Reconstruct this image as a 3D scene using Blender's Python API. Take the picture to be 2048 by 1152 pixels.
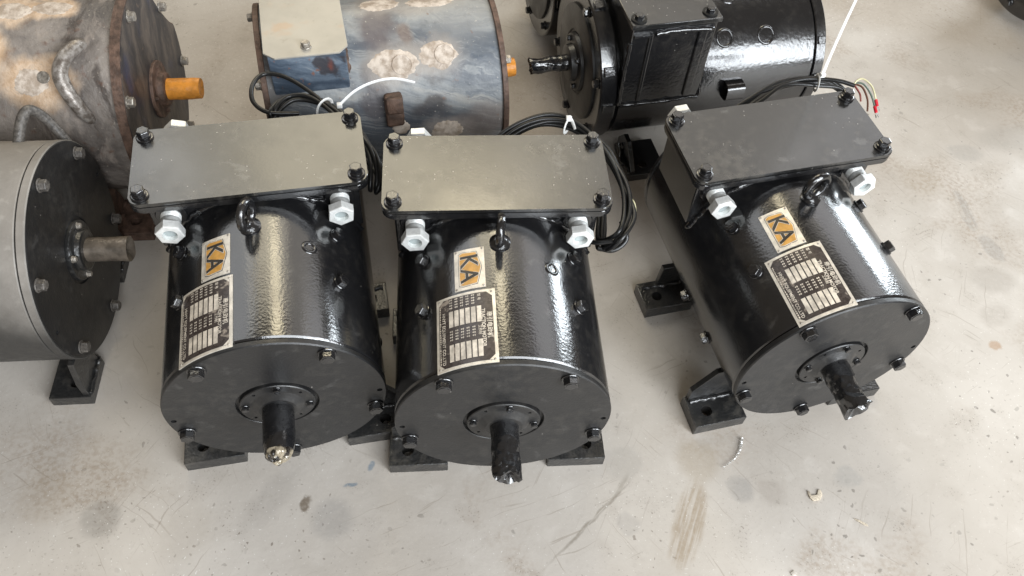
import bpy, bmesh, math, random
from mathutils import Vector, Matrix, Quaternion, noise

random.seed(7)
R_ = math.radians
SC = bpy.context.scene
COL = SC.collection
for _o in list(bpy.data.objects):
    bpy.data.objects.remove(_o)

# ------------------------------------------------------------------ camera
cd = bpy.data.cameras.new('camera'); cam = bpy.data.objects.new('camera', cd); COL.objects.link(cam)
cd.sensor_width = 36.0; cd.lens = 1637.03 * 36.0 / 2048.0; cd.clip_start = 0.05; cd.clip_end = 200
PITCH, ROLL, CAMH = 0.93438, 0.087257, 1.62322
_fw = Vector((0, math.cos(PITCH), -math.sin(PITCH))); _r = Vector((1, 0, 0)); _u = _r.cross(_fw)
_r2 = _r * math.cos(ROLL) + _u * math.sin(ROLL); _u2 = _u * math.cos(ROLL) - _r * math.sin(ROLL)
m = Matrix((_r2, _u2, -_fw)).transposed().to_4x4(); m.translation = (0, 0, CAMH)
cam.matrix_world = m
SC.camera = cam
# ------------------------------------------------------------------ world and lamps (workshop: roof lights, open doors and an added fill)
wd = bpy.data.worlds.new('World'); SC.world = wd; wd.use_nodes = True
bg = wd.node_tree.nodes['Background']; bg.inputs[0].default_value = (1.0, 0.83, 0.63, 1); bg.inputs[1].default_value = 0.17
AIM = Vector((0.1, 1.2, 0.35))
def lamp(name, az, el, dist, w, h, L, col):
    ld = bpy.data.lights.new(name, 'AREA'); ld.shape = 'RECTANGLE'; ld.size = w; ld.size_y = h
    ld.energy = L * math.pi * w * h; ld.color = col
    o = bpy.data.objects.new(name, ld); COL.objects.link(o)
    a, e = R_(az), R_(el)
    d = Vector((math.sin(a) * math.cos(e), math.cos(a) * math.cos(e), math.sin(e)))
    o.location = AIM + d * dist
    o.rotation_euler = (-d).to_track_quat('-Z', 'Y').to_euler()
    return o
lamp('roof_light_warm', -17, 43, 9.0, 5.6, 4.0, 1.65, (1.0, 0.91, 0.71))
lamp('roof_light_core', -21, 44, 8.8, 2.2, 3.6, 2.9, (1.0, 0.90, 0.68))
lamp('roof_light_bright', -6, 54, 9.0, 1.2, 1.8, 9.0, (1.0, 0.87, 0.60))
lamp('roof_light_dim', 13, 41, 9.0, 3.8, 4.0, 1.2, (1.0, 0.95, 0.88))
lamp('window_far', 40, 37, 9.0, 3.2, 3.2, 2.0, (0.98, 0.98, 1.0))
lamp('roof_light_cool', -50, 42, 9.0, 3.4, 4.0, 2.1, (0.94, 0.97, 1.0))
lamp('doorway_far_right', 45, 10, 8.0, 1.5, 3.2, 20.0, (0.86, 0.94, 1.0))
lamp('doorway_near_right', 131, 17, 6.0, 2.5, 3.0, 16.0, (0.90, 0.95, 1.0))
lamp('fill_behind_camera', 152, 38, 4.6, 3.2, 2.4, 9.0, (0.91, 0.955, 1.0))  # unseen fill added behind the camera, so the floor darkens towards the back
SC.view_settings.view_transform = 'Standard'; SC.view_settings.look = 'None'
SC.view_settings.exposure = 0.0; SC.view_settings.gamma = 1.0; SC.view_settings.use_curve_mapping = False
SC.cycles.max_bounces = 6

# ------------------------------------------------------------------ material helpers
class NT:
    def __init__(s, name):
        s.m = bpy.data.materials.new(name); s.m.use_nodes = True
        s.t = s.m.node_tree; s.b = s.t.nodes['Principled BSDF']
    def n(s, typ, **k):
        x = s.t.nodes.new(typ)
        for a, v in k.items(): setattr(x, a, v)
        return x
    def l(s, a, b): s.t.links.new(a, b)
    def pos(s):
        return s.n('ShaderNodeNewGeometry').outputs['Position']
    def obj(s):
        return s.n('ShaderNodeTexCoord').outputs['Object']
    def noise(s, vec, scale, detail=4, rough=.55, dist=0.0):
        x = s.n('ShaderNodeTexNoise'); x.inputs['Scale'].default_value = scale; x.inputs['Detail'].default_value = detail
        x.inputs['Roughness'].default_value = rough; x.inputs['Distortion'].default_value = dist
        s.l(vec, x.inputs['Vector']); return x.outputs['Fac']
    def ramp(s, fac, lo, hi, a=0.0, b=1.0):
        x = s.n('ShaderNodeMapRange', interpolation_type='SMOOTHSTEP')
        x.inputs['From Min'].default_value = lo; x.inputs['From Max'].default_value = hi
        x.inputs['To Min'].default_value = a; x.inputs['To Max'].default_value = b
        s.l(fac, x.inputs['Value']); return x.outputs['Result']
    def math(s, op, a, b=None):
        x = s.n('ShaderNodeMath', operation=op)
        for i, v in enumerate((a, b)):
            if v is None: continue
            if isinstance(v, (int, float)): x.inputs[i].default_value = v
            else: s.l(v, x.inputs[i])
        return x.outputs[0]
    def mix(s, fac, a, b):
        x = s.n('ShaderNodeMix', data_type='RGBA')
        if isinstance(fac, (int, float)): x.inputs[0].default_value = fac
        else: s.l(fac, x.inputs[0])
        for i, v in ((6, a), (7, b)):
            if isinstance(v, tuple): x.inputs[i].default_value = (*v, 1)
            else: s.l(v, x.inputs[i])
        return x.outputs[2]
    def mapped(s, vec, loc=(0, 0, 0), rot=(0, 0, 0), scale=(1, 1, 1)):
        x = s.n('ShaderNodeMapping', vector_type='TEXTURE')
        x.inputs['Location'].default_value = loc; x.inputs['Rotation'].default_value = rot; x.inputs['Scale'].default_value = scale
        s.l(vec, x.inputs['Vector']); return x.outputs[0]
    def warp(s, vec, scale, amount):
        x = s.n('ShaderNodeTexNoise'); x.inputs['Scale'].default_value = scale; x.inputs['Detail'].default_value = 4
        s.l(vec, x.inputs['Vector'])
        sub = s.n('ShaderNodeVectorMath', operation='SUBTRACT'); s.l(x.outputs['Color'], sub.inputs[0]); sub.inputs[1].default_value = (.5, .5, .5)
        sc = s.n('ShaderNodeVectorMath', operation='SCALE'); s.l(sub.outputs[0], sc.inputs[0]); sc.inputs['Scale'].default_value = amount
        ad = s.n('ShaderNodeVectorMath', operation='ADD'); s.l(vec, ad.inputs[0]); s.l(sc.outputs[0], ad.inputs[1])
        return ad.outputs[0]
    def blot(s, vec, loc, radii, rz=0.0, soft=.35):
        q = s.mapped(vec, loc, (0, 0, rz), radii)
        ln = s.n('ShaderNodeVectorMath', operation='LENGTH'); s.l(q, ln.inputs[0])
        return s.ramp(ln.outputs['Value'], 1 + soft, 1 - soft)
    def bump(s, h, strength, dist, prev=None):
        x = s.n('ShaderNodeBump'); x.inputs['Strength'].default_value = strength; x.inputs['Distance'].default_value = dist
        s.l(h, x.inputs['Height'])
        if prev is not None: s.l(prev, x.inputs['Normal'])
        return x.outputs[0]
    def out(s, color=None, rough=None, metal=None, normal=None, spec=None, ior=None):
        for key, v in (('Base Color', color), ('Roughness', rough), ('Metallic', metal), ('Normal', normal), ('Specular IOR Level', spec), ('IOR', ior)):
            if v is None: continue
            if isinstance(v, tuple): s.b.inputs[key].default_value = (*v, 1)
            elif isinstance(v, (int, float)): s.b.inputs[key].default_value = v
            else: s.l(v, s.b.inputs[key])
        return s.m

def black_paint(name, base=(.011, .011, .012), rough=.2, peel=.35, peel_scale=150, dust=.35, dustcol=(.20, .18, .15), speck=True, ior=1.8):
    t = NT(name); P = t.pos()
    n1 = t.noise(P, 9, 5); n2 = t.noise(P, 55, 4)
    d = t.ramp(t.math('MULTIPLY', n1, n2), .22, .42, 0, dust * .16)
    c = t.mix(d, base, dustcol)
    if speck:
        v = t.n('ShaderNodeTexVoronoi', voronoi_dimensions='2D' if speck == 2 else '3D'); v.inputs['Scale'].default_value = 62 if speck == 2 else 70; t.l(P, v.inputs['Vector'])
        s1 = t.ramp(v.outputs['Distance'], .10 if speck == 2 else .11, .05)
        s2 = t.ramp(t.noise(P, 16, 2), .52 if speck == 2 else .58, .64)
        kc = t.n('ShaderNodeSeparateColor'); t.l(v.outputs['Color'], kc.inputs[0])
        s1 = t.math('MULTIPLY', s1, t.ramp(kc.outputs[0], .55, .75))
        c = t.mix(t.math('MULTIPLY', t.math('MULTIPLY', s1, s2), .75), c, (.42, .40, .36))
        sm = t.ramp(t.noise(t.warp(P, 20, .05), 22, 4), .60, .74, 0, .14 if speck == 2 else .08)
        c = t.mix(sm, c, (.35, .34, .32))
    r = t.ramp(n1, .3, .75, rough * .8, rough * 1.35)
    h = t.noise(P, peel_scale, 2, .4)
    nb = t.bump(h, peel, .004)
    nb = t.bump(t.noise(P, 30, 2), peel * .22, .01, nb)
    return t.out(c, r, 0.0, nb, None, ior)

M = {}
M['gloss'] = black_paint('black_gloss_paint', rough=.165, peel=.065, peel_scale=210)
M['cover'] = black_paint('black_cover_paint', base=(.014, .014, .014), rough=.22, peel=.018, peel_scale=170, dust=1.1, ior=1.8, speck=2)
M['disc'] = black_paint('black_satin_paint', base=(.012, .012, .0125), rough=.40, peel=.08, peel_scale=220, dust=.5, ior=1.55)
M['bolt'] = black_paint('black_bolt_paint', base=(.010, .010, .011), rough=.16, peel=.12, peel_scale=300, speck=False)
M['bigblack'] = black_paint('black_wet_paint', base=(.010, .010, .011), rough=.19, peel=.11, peel_scale=130, dust=.4)
M['foot'] = black_paint('black_foot_paint', base=(.016, .016, .016), rough=.35, peel=.3, peel_scale=180, dust=1.2)
def simple(name, col, rough=.5, metal=0.0, var=.12, nscale=40, bump=0.0, bscale=120, ior=None):
    t = NT(name); P = t.pos()
    n1 = t.noise(P, nscale, 4)
    c = t.mix(t.ramp(n1, .3, .7), tuple(x * (1 - var) for x in col), tuple(min(1, x * (1 + var)) for x in col))
    nb = t.bump(t.noise(P, bscale, 3), bump, .004) if bump else None
    return t.out(c, rough, metal, nb, None, ior)
M['zinc'] = simple('zinc_plated_steel', (.86, .87, .85), .38, .35, .10, 90, .15, 300)
M['bore'] = simple('gland_seal_rubber', (.32, .36, .36), .5)
M['hole'] = simple('tapped_hole_dark', (.006, .006, .006), .6)
M['film'] = simple('black_wrapping_film', (.012, .012, .013), .17, 0, .2, 60, .2, 90, 1.8)
M['film_brown'] = simple('dusty_brown_sleeve', (.15, .125, .10), .30, .15, .35, 40, .3, 200)
def crumpled():
    t = NT('crumpled_shaft_end'); P = t.pos(); n = t.noise(P, 38, 2)
    c = t.mix(t.ramp(n, .50, .60), (.020, .016, .013), (.34, .29, .21))  # dark plastic with pale glints painted in as noise patches
    return t.out(c, .18, .15, t.bump(t.noise(P, 140, 2), .5, .006), None, 1.8)
M['glint_plastic'] = crumpled()
M['orange'] = simple('orange_tape', (.78, .31, .045), .40, 0, .22, 45, .6, 55)
M['rubber'] = simple('black_cable_rubber', (.012, .012, .012), .34, 0, .2, 60, .1, 300)
M['nylon'] = simple('white_nylon', (.80, .80, .78), .35, 0, .04)
M['yellow_wire'] = simple('yellow_green_wire', (.62, .58, .36), .4)
M['green_wire'] = simple('green_wire', (.13, .17, .14), .4)
M['brown_wire'] = simple('brown_wire', (.12, .05, .03), .4)
M['red_wire'] = simple('red_wire', (.22, .05, .04), .4)
M['ferrule'] = simple('red_ferrule', (.55, .015, .03), .35)
M['tin'] = simple('tinned_terminal', (.75, .75, .74), .3, .9)
M['plate'] = simple('etched_aluminium', (.73, .68, .60), .36, .35, .16, 60, .1, 400)
def etched():
    t = NT('etched_dark_field'); P = t.pos()
    n = t.noise(t.warp(P, 40, .02), 32, 4, .6); n2 = t.noise(P, 160, 3)
    c = t.mix(t.ramp(n2, .3, .7), (.040, .031, .029), (.075, .060, .055))
    c = t.mix(t.ramp(n, .58, .66, 0, .75), c, (.44, .38, .32))
    return t.out(c, t.ramp(n, .4, .6, .22, .4), .15)
M['print_dark'] = etched()
M['print_white'] = simple('etched_bare_lettering', (.70, .64, .56), .40, .2, .28, 70)
M['badge'] = simple('amber_badge', (.62, .33, .075), .33, .1, .15, 70)
M['ink'] = simple('black_ink', (.035, .030, .024), .35)
M['chip'] = simple('tan_wood_chip', (.52, .45, .35), .8, 0, .3, 300)
M['steel_bolt'] = simple('dull_steel_bolt', (.36, .33, .29), .42, .6, .35, 120, .3, 200)
M['dust_bolt'] = simple('dusty_dark_bolt', (.105, .095, .085), .45, .1, .4, 140, .3, 200)
M['rust_brown'] = simple('rust_brown_paint', (.115, .070, .050), .62, 0, .45, 55, .5, 160)

def dusty():
    t = NT('dusty_grey_paint'); P = t.pos()
    n1 = t.noise(P, 7, 5); n2 = t.noise(P, 60, 4)
    c = t.mix(t.ramp(n1, .3, .7), (.22, .20, .176), (.31, .285, .255))
    c = t.mix(t.ramp(n2, .55, .75, 0, .35), c, (.42, .39, .35))
    sc = t.noise(t.mapped(t.warp(P, 14, .06), (0, 0, 0), (0, 0, .5), (.06, .008, .06)), 1.0, 3)
    c = t.mix(t.ramp(sc, .68, .76, 0, .5), c, (.07, .065, .06))
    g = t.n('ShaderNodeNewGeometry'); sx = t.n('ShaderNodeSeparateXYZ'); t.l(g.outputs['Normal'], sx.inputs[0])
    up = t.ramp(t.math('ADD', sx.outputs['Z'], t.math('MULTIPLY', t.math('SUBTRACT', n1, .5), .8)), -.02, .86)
    c = t.mix(up, (.040, .038, .035), c)      # pale dust, with light from above painted in: undersides go dark
    nb = t.bump(n2, .2, .004)
    return t.out(c, t.ramp(n2, .3, .7, .45, .62), 0, nb)
M['dusty'] = dusty()

def rusty(origin):
    t = NT('soot_and_rust_steel'); P = t.obj()
    w = t.warp(P, 7, .10); w2 = t.warp(P, 22, .05)
    n1 = t.noise(w, 5, 6, .6); n2 = t.noise(P, 34, 5, .65); n3 = t.noise(t.mapped(w, (0, 0, 0), (0, 0, 0), (1, .35, 1)), 9, 5, .6)
    c = t.mix(t.ramp(n1, .34, .62), (.085, .073, .066), (.29, .255, .225))
    c = t.mix(t.ramp(n3, .54, .70, 0, .8), c, (.34, .29, .25))
    c = t.mix(t.ramp(n3, .44, .30, 0, .85), c, (.060, .047, .040))
    c = t.mix(t.ramp(n2, .56, .72, 0, .6), c, (.13, .062, .036))
    for loc, rad in origin:
        k = t.math('MULTIPLY', t.blot(w2, loc, rad, 0, .3), t.ramp(n2, .22, .5, .55, 1))
        c = t.mix(k, c, t.mix(t.ramp(n2, .4, .65), (.66, .50, .36), (.52, .36, .23)))
    sp = t.ramp(t.noise(P, 120, 3), .66, .72)
    c = t.mix(t.math('MULTIPLY', sp, .5), c, (.45, .40, .34))
    nb = t.bump(n2, .5, .008); nb = t.bump(t.noise(w, 14, 4), .4, .02, nb)
    return t.out(c, t.ramp(n1, .3, .7, .42, .66), 0, nb)

def dark_face():
    t = NT('sooty_dark_face'); P = t.obj()
    w = t.warp(P, 8, .12)
    n1 = t.noise(t.mapped(w, (0, 0, 0), (0, .5, 0), (.35, 1, 1.2)), 8, 5); n2 = t.noise(P, 45, 5)
    c = t.mix(t.ramp(n1, .42, .68), (.030, .028, .030), (.105, .085, .072))
    c = t.mix(t.ramp(t.noise(w, 5, 3), .56, .70, 0, .8), c, (.030, .040, .085))
    c = t.mix(t.ramp(n2, .6, .75, 0, .6), c, (.17, .12, .085))
    return t.out(c, .45, 0, t.bump(n2, .3, .005))

def bluegrey():
    t = NT('worn_blue_grey_paint'); P = t.obj()
    w = t.warp(P, 6, .09)
    st = t.noise(t.mapped(w, (0, 0, 0), (0, 0, .16), (.30, .05, .30)), 1.0, 6, .6)
    st = t.noise(t.mapped(w, (0, 0, 0), (.22, 0, .1), (.09, .55, .045)), 1.0, 6, .62)
    n1 = t.noise(w, 6, 5); n2 = t.noise(P, 50, 5, .6); n3 = t.noise(t.warp(P, 12, .1), 10, 4)
    c = t.mix(t.ramp(st, .36, .60), (.115, .130, .150), (.30, .315, .32))
    c = t.mix(t.ramp(st, .56, .68, 0, .8), c, (.42, .41, .385))
    br = t.noise(t.mapped(w, (0, 0, 0), (.30, 0, .1), (.03, .40, .010)), 1.0, 4, .65)
    c = t.mix(t.ramp(br, .52, .62, 0, .55), c, (.34, .35, .345))
    c = t.mix(t.ramp(br, .44, .34, 0, .5), c, (.085, .105, .135))
    c = t.mix(t.ramp(n1, .53, .66, 0, .75), c, (.105, .092, .085))
    for ang, yy, rr, ry, col, amt in ((-14, .290, .060, .045, (.125, .105, .108), .85), (-58, .315, .075, .030, (.085, .074, .078), .8), (-71, .185, .022, .045, (.085, .068, .060), .75),
                                      (-22, .225, .030, .020, (.20, .13, .095), .6), (-84, .20, .05, .10, (.055, .062, .075), .6), (-88, .06, .05, .07, (.22, .17, .14), .55), (-5, .06, .09, .12, (.36, .36, .35), .5),
                                      (-41, .258, .050, .075, (.40, .355, .31), .7), (-38, .156, .048, .062, (.40, .36, .32), .7), (8, .21, .045, .15, (.40, .355, .31), .6), (-91, .15, .042, .055, (.36, .32, .29), .7)):
        p_, n_ = cyl_pt(ang, yy, .202, .2499)
        c = t.mix(t.math('MULTIPLY', t.blot(t.warp(P, 18, .06), tuple(p_), (rr, ry, rr), 0, .4), amt), c, col)
    c = t.mix(t.ramp(n3, .66, .74, 0, .6), c, (.045, .085, .15))
    c = t.mix(t.ramp(n2, .64, .76, 0, .65), c, (.23, .13, .085))
    sp = t.ramp(t.noise(P, 150, 3), .67, .72)
    c = t.mix(t.math('MULTIPLY', sp, .6), c, (.5, .46, .41))
    nb = t.bump(n2, .35, .006)
    return t.out(c, t.ramp(n1, .3, .7, .36, .55), 0, nb)

def bluebox():
    t = NT('scratched_blue_paint'); P = t.obj()
    w = t.warp(P, 9, .08)
    st = t.noise(t.mapped(w, (0, 0, 0), (.25, 0, 0), (.08, .22, .03)), 1.0, 6, .6); n2 = t.noise(P, 55, 5)
    c = t.mix(t.ramp(st, .4, .62), (.055, .075, .105), (.15, .19, .24))
    c = t.mix(t.ramp(st, .56, .70, 0, .75), c, (.36, .38, .39))
    c = t.mix(t.ramp(t.noise(w, 11, 4), .58, .66, 0, .9), c, (.05, .045, .05))
    c = t.mix(t.ramp(n2, .62, .70, 0, .8), c, (.26, .11, .06))
    c = t.mix(t.blot(t.warp(P, 30, .03), (-.19, .405, .44), (.03, .012, .024), 0, .3), c, (.30, .075, .04))
    return t.out(c, .40, 0, t.bump(n2, .35, .006))

def bare_cover():
    t = NT('bare_sheet_steel'); P = t.pos()
    n1 = t.noise(P, 7, 4); n2 = t.noise(P, 60, 4)
    c = t.mix(t.ramp(n1, .3, .7), (.36, .34, .30), (.46, .435, .385))
    c = t.mix(t.ramp(t.noise(t.warp(P, 10, .1), 9, 3), .6, .72, 0, .45), c, (.50, .33, .20))
    c = t.mix(t.ramp(n2, .62, .75, 0, .4), c, (.28, .24, .19))
    return t.out(c, .42, .25, t.bump(n2, .1, .003))

def cement():
    t = NT('tan_filler_paste'); P = t.pos()
    n1 = t.noise(P, 45, 5, .6); n2 = t.noise(P, 160, 4)
    c = t.mix(t.ramp(n1, .35, .65), (.40, .32, .25), (.70, .61, .52))
    c = t.mix(t.ramp(n2, .62, .72, 0, .5), c, (.20, .12, .085))
    nb = t.bump(n2, .3, .003); nb = t.bump(n1, .3, .008, nb)
    return t.out(c, .78, 0, nb)

def handle_steel():
    t = NT('burnished_rusty_bar'); P = t.pos(); n = t.noise(P, 70, 5, .6)
    c = t.mix(t.ramp(n, .35, .65), (.15, .125, .105), (.38, .35, .32))
    return t.out(c, .36, .35, t.bump(n, .25, .005))

def concrete():
    t = NT('stained_concrete'); P = t.pos()
    w = t.warp(P, 5, .12); w2 = t.warp(P, 26, .035)
    n1 = t.noise(w, 1.6, 5); n2 = t.noise(P, 11, 6, .6); n3 = t.noise(P, 95, 5, .6)
    c = t.mix(t.ramp(n1, .32, .68), (.435, .395, .347), (.56, .52, .47))
    c = t.mix(t.ramp(n2, .50, .72, 0, .32), c, (.36, .32, .275))
    c = t.mix(t.ramp(n2, .46, .30, 0, .30), c, (.62, .58, .53))
    # brownish grime in drifting patches
    g = t.math('MULTIPLY', t.ramp(t.noise(w, 2.7, 4), .52, .68), t.ramp(n3, .42, .62, .25, 1))
    c = t.mix(t.math('MULTIPLY', g, .50), c, (.28, .205, .14))
    # dots: oil splashes
    for sc, thr, seed, amt, col in ((13, .10, 0.0, .62, (.22, .20, .175)), (30, .13, 3.3, .72, (.19, .17, .145)), (62, .16, 7.7, .68, (.17, .14, .11)), (150, .2, 11.1, .35, (.22, .18, .14))):
        v = t.n('ShaderNodeTexVoronoi'); v.voronoi_dimensions = '2D'; v.inputs['Scale'].default_value = sc; v.inputs['Randomness'].default_value = 1
        t.l(t.mapped(w2, (seed, seed * .7, 0)), v.inputs['Vector'])
        keep = t.n('ShaderNodeSeparateColor'); t.l(v.outputs['Color'], keep.inputs[0])
        k = t.ramp(keep.outputs[0], .52, .58)
        rad = t.math('MULTIPLY', t.math('POWER', keep.outputs[1], 1.7), thr)
        d = t.ramp(t.math('SUBTRACT', v.outputs['Distance'], rad), .014, -.014)
        area = t.ramp(t.noise(t.mapped(P, (seed, -seed, 0)), 2.4, 4, .65), .46, .64, .08, 1)
        c = t.mix(t.math('MULTIPLY', t.math('MULTIPLY', d, k), t.math('MULTIPLY', area, amt)), c, col)
    # scratches
    for rot, sx, thr, seed in ((.5, .006, .655, 1.0), (1.25, .005, .66, 5.0), (-.6, .007, .665, 9.0), (2.2, .005, .66, 13.)):
        s = t.noise(t.mapped(t.warp(P, 3, .10), (seed, seed, 0), (0, 0, rot), (.22, sx, 1)), 1.0, 2)
        s = t.math('MULTIPLY', t.ramp(s, thr, thr + .03), t.ramp(t.noise(t.mapped(P, (seed, 0, 0)), 2.6, 2), .48, .60))
        c = t.mix(t.math('MULTIPLY', s, .42), c, (.26, .215, .17))
    # stains that stand out singly, broad brown areas, painted shade (floor coordinates)
    S = [((-.775, .540, 0), .038, .036, 0, .52, (.27, .25, .225), .32), ((-.320, .583, 0), .040, .040, 0, .44, (.29, .275, .26), .38),
         ((-.380, .611, 0), .012, .014, 0, .80, (.13, .095, .06), .25), ((.432, .782, 0), .046, .046, 0, .46, (.36, .30, .225), .34),
         ((.522, .724, 0), .027, .027, 0, .52, (.28, .265, .25), .36), ((.588, .726, 0), .028, .028, 0, .46, (.32, .28, .24), .38),
         ((.278, .624, 0), .024, .024, 0, .30, (.32, .30, .28), .20), ((.269, .761, 0), .042, .038, 0, .30, (.36, .34, .31), .25),
         ((.756, .772, 0), .028, .024, 0, .38, (.30, .29, .27), .3), ((-.454, .611, 0), .030, .075, -.5, .32, (.30, .275, .25), .5),
         ((.405, .640, 0), .030, .095, -.30, .72, (.32, .25, .175), .28), ((.205, .628, 0), .0042, .110, -.70, .72, (.24, .21, .17), .5),
         ((.262, .705, 0), .007, .030, -.55, .5, (.25, .22, .18), .5),
         ((1.225, 1.600, 0), .020, .075, .10, .50, (.26, .24, .215), .15), ((1.262, 1.470, 0), .024, .045, .4, .48, (.26, .24, .215), .2),
         ((1.234, 1.360, 0), .055, .040, .2, .42, (.31, .275, .235), .35), ((1.209, 1.247, 0), .045, .03, .7, .40, (.31, .27, .225), .4),
         ((1.286, 1.834, 0), .050, .035, 0, .36, (.30, .28, .26), .3), ((1.458, 1.920, 0), .12, .05, .3, .34, (.30, .275, .245), .4),
         ((1.124, 1.704, 0), .05, .05, 0, .36, (.33, .265, .19), .5), ((1.183, 1.155, 0), .016, .014, 0, .65, (.36, .22, .12), .3),
         ((-.902, .580, 0), .05, .06, 0, .28, (.36, .29, .21), .5), ((-.600, .530, 0), .05, .05, 0, .25, (.34, .29, .23), .5),
         ((1.75, 2.95, 0), 1.3, .62, 0, .45, (.30, .235, .165), .12), ((-.55, 1.95, 0), .5, .35, 0, .40, (.30, .23, .16), .5), ((.02, 1.85, 0), .25, .30, 0, .35, (.30, .23, .16), .5),  # first: painted shade past the daylight edge; then brown tone in the gaps
         ((-.30, .660, 0), .012, .004, .3, .6, (.06, .14, .22), .4), ((-.20, .712, 0), .009, .005, .4, .6, (.08, .16, .24), .4), ((-.262, .705, 0), .007, .006, 0, .6, (.08, .16, .24), .4)]
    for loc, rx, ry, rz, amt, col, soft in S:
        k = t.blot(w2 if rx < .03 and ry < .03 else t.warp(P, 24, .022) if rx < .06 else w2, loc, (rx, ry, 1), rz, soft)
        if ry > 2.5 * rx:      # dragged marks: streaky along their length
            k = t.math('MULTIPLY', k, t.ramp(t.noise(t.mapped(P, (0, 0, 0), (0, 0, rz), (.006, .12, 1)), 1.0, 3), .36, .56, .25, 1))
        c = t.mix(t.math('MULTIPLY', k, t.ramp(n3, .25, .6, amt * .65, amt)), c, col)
    c = t.mix(t.ramp(n3, .62, .74, 0, .35), c, (.33, .29, .245))
    v = t.n('ShaderNodeTexVoronoi', voronoi_dimensions='2D'); v.inputs['Scale'].default_value = 110; t.l(w2, v.inputs['Vector'])
    c = t.mix(t.math('MULTIPLY', t.ramp(v.outputs['Distance'], .15, .08), t.ramp(n2, .54, .66, 0, .6)), c, (.17, .14, .11))
    v = t.n('ShaderNodeTexVoronoi', voronoi_dimensions='2D'); v.inputs['Scale'].default_value = 48; t.l(t.mapped(w2, (2.2, 4.1, 0)), v.inputs['Vector'])
    c = t.mix(t.math('MULTIPLY', t.ramp(v.outputs['Distance'], .055, .03), t.ramp(n1, .45, .6, .2, 1)), c, (.72, .70, .66))
    nb = t.bump(n3, .10, .004); nb = t.bump(n2, .10, .012, nb)
    return t.out(c, t.ramp(n2, .3, .7, .44, .62), 0, nb)

# ------------------------------------------------------------------ mesh helpers
def finish(bm, name, mat, smooth=21):
    bmesh.ops.recalc_face_normals(bm, faces=bm.faces)
    me = bpy.data.meshes.new(name); bm.to_mesh(me); bm.free()
    me.materials.append(mat)
    if smooth:
        me.polygons.foreach_set('use_smooth', [True] * len(me.polygons))
        me.set_sharp_from_angle(angle=R_(smooth))
    return me
def obj(name, me, parent=None, loc=None, rot=None):
    o = bpy.data.objects.new(name, me); COL.objects.link(o)
    if parent is not None: o.parent = parent
    if loc is not None: o.location = loc
    if rot is not None:
        if isinstance(rot, Quaternion): o.rotation_mode = 'QUATERNION'; o.rotation_quaternion = rot
        else: o.rotation_euler = rot
    return o
def tag(o, label, cat, group=None):
    o['label'] = label; o['category'] = cat
    if group: o['group'] = group
    return o
def thing(name, label, cat, loc, rz=0, group=None):
    o = bpy.data.objects.new(name, None); COL.objects.link(o); o.empty_display_size = .1
    o.location = loc; o.rotation_euler = (0, 0, rz)
    return tag(o, label, cat, group)
_cache = {}
def cached(key, fn):
    if key not in _cache: _cache[key] = fn()
    return _cache[key]

def lathe(bm, prof, n=64, axis='y', origin=(0, 0, 0), close=False):
    """prof: list of (r, a); revolve about the given axis through origin."""
    o = Vector(origin); rings = []
    for r, a in prof:
        if r < 1e-6:
            p = Vector((0, a, 0)) if axis == 'y' else Vector((0, 0, a)) if axis == 'z' else Vector((a, 0, 0))
            rings.append([bm.verts.new(o + p)])
        else:
            ring = []
            for i in range(n):
                t = 2 * math.pi * i / n; c, s = r * math.cos(t), r * math.sin(t)
                p = Vector((c, a, s)) if axis == 'y' else Vector((c, s, a)) if axis == 'z' else Vector((a, c, s))
                ring.append(bm.verts.new(o + p))
            rings.append(ring)
    pairs = list(zip(rings, rings[1:]))
    if close: pairs.append((rings[-1], rings[0]))
    for A, B in pairs:
        if len(A) == 1 and len(B) == 1: continue
        for i in range(n):
            j = (i + 1) % n
            if len(A) == 1: bm.faces.new((A[0], B[i], B[j]))
            elif len(B) == 1: bm.faces.new((A[i], A[j], B[0]))
            else: bm.faces.new((A[i], A[j], B[j], B[i]))
def rod(bm, p0, p1, r, n=24, ch=0.0):
    p0, p1 = Vector(p0), Vector(p1); d = p1 - p0; L = d.length
    q = Vector((0, 0, 1)).rotation_difference(d.normalized())
    tmp = bmesh.new()
    prof = [(0, 0), (r - ch, 0), (r, ch), (r, L - ch), (r - ch, L), (0, L)] if ch else [(0, 0), (r, 0), (r, L), (0, L)]
    lathe(tmp, prof, n, 'z')
    merge(bm, tmp, Matrix.Translation(p0) @ q.to_matrix().to_4x4())
def merge(bm, tmp, mat=None):
    if mat is not None: bmesh.ops.transform(tmp, matrix=mat, verts=tmp.verts)
    vs = {v: bm.verts.new(v.co) for v in tmp.verts}
    for f in tmp.faces:
        try: bm.faces.new([vs[v] for v in f.verts])
        except ValueError: pass
    tmp.free()
def box(bm, lo, hi, bev=.0015, seg=2, mat=None):
    tmp = bmesh.new(); bmesh.ops.create_cube(tmp, size=1)
    lo, hi = Vector(lo), Vector(hi)
    for v in tmp.verts: v.co = Vector(((v.co.x + .5) * (hi.x - lo.x) + lo.x, (v.co.y + .5) * (hi.y - lo.y) + lo.y, (v.co.z + .5) * (hi.z - lo.z) + lo.z))
    if bev: bmesh.ops.bevel(tmp, geom=list(tmp.edges), offset=bev, segments=seg, affect='EDGES', profile=.5)
    merge(bm, tmp, mat)
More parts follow.
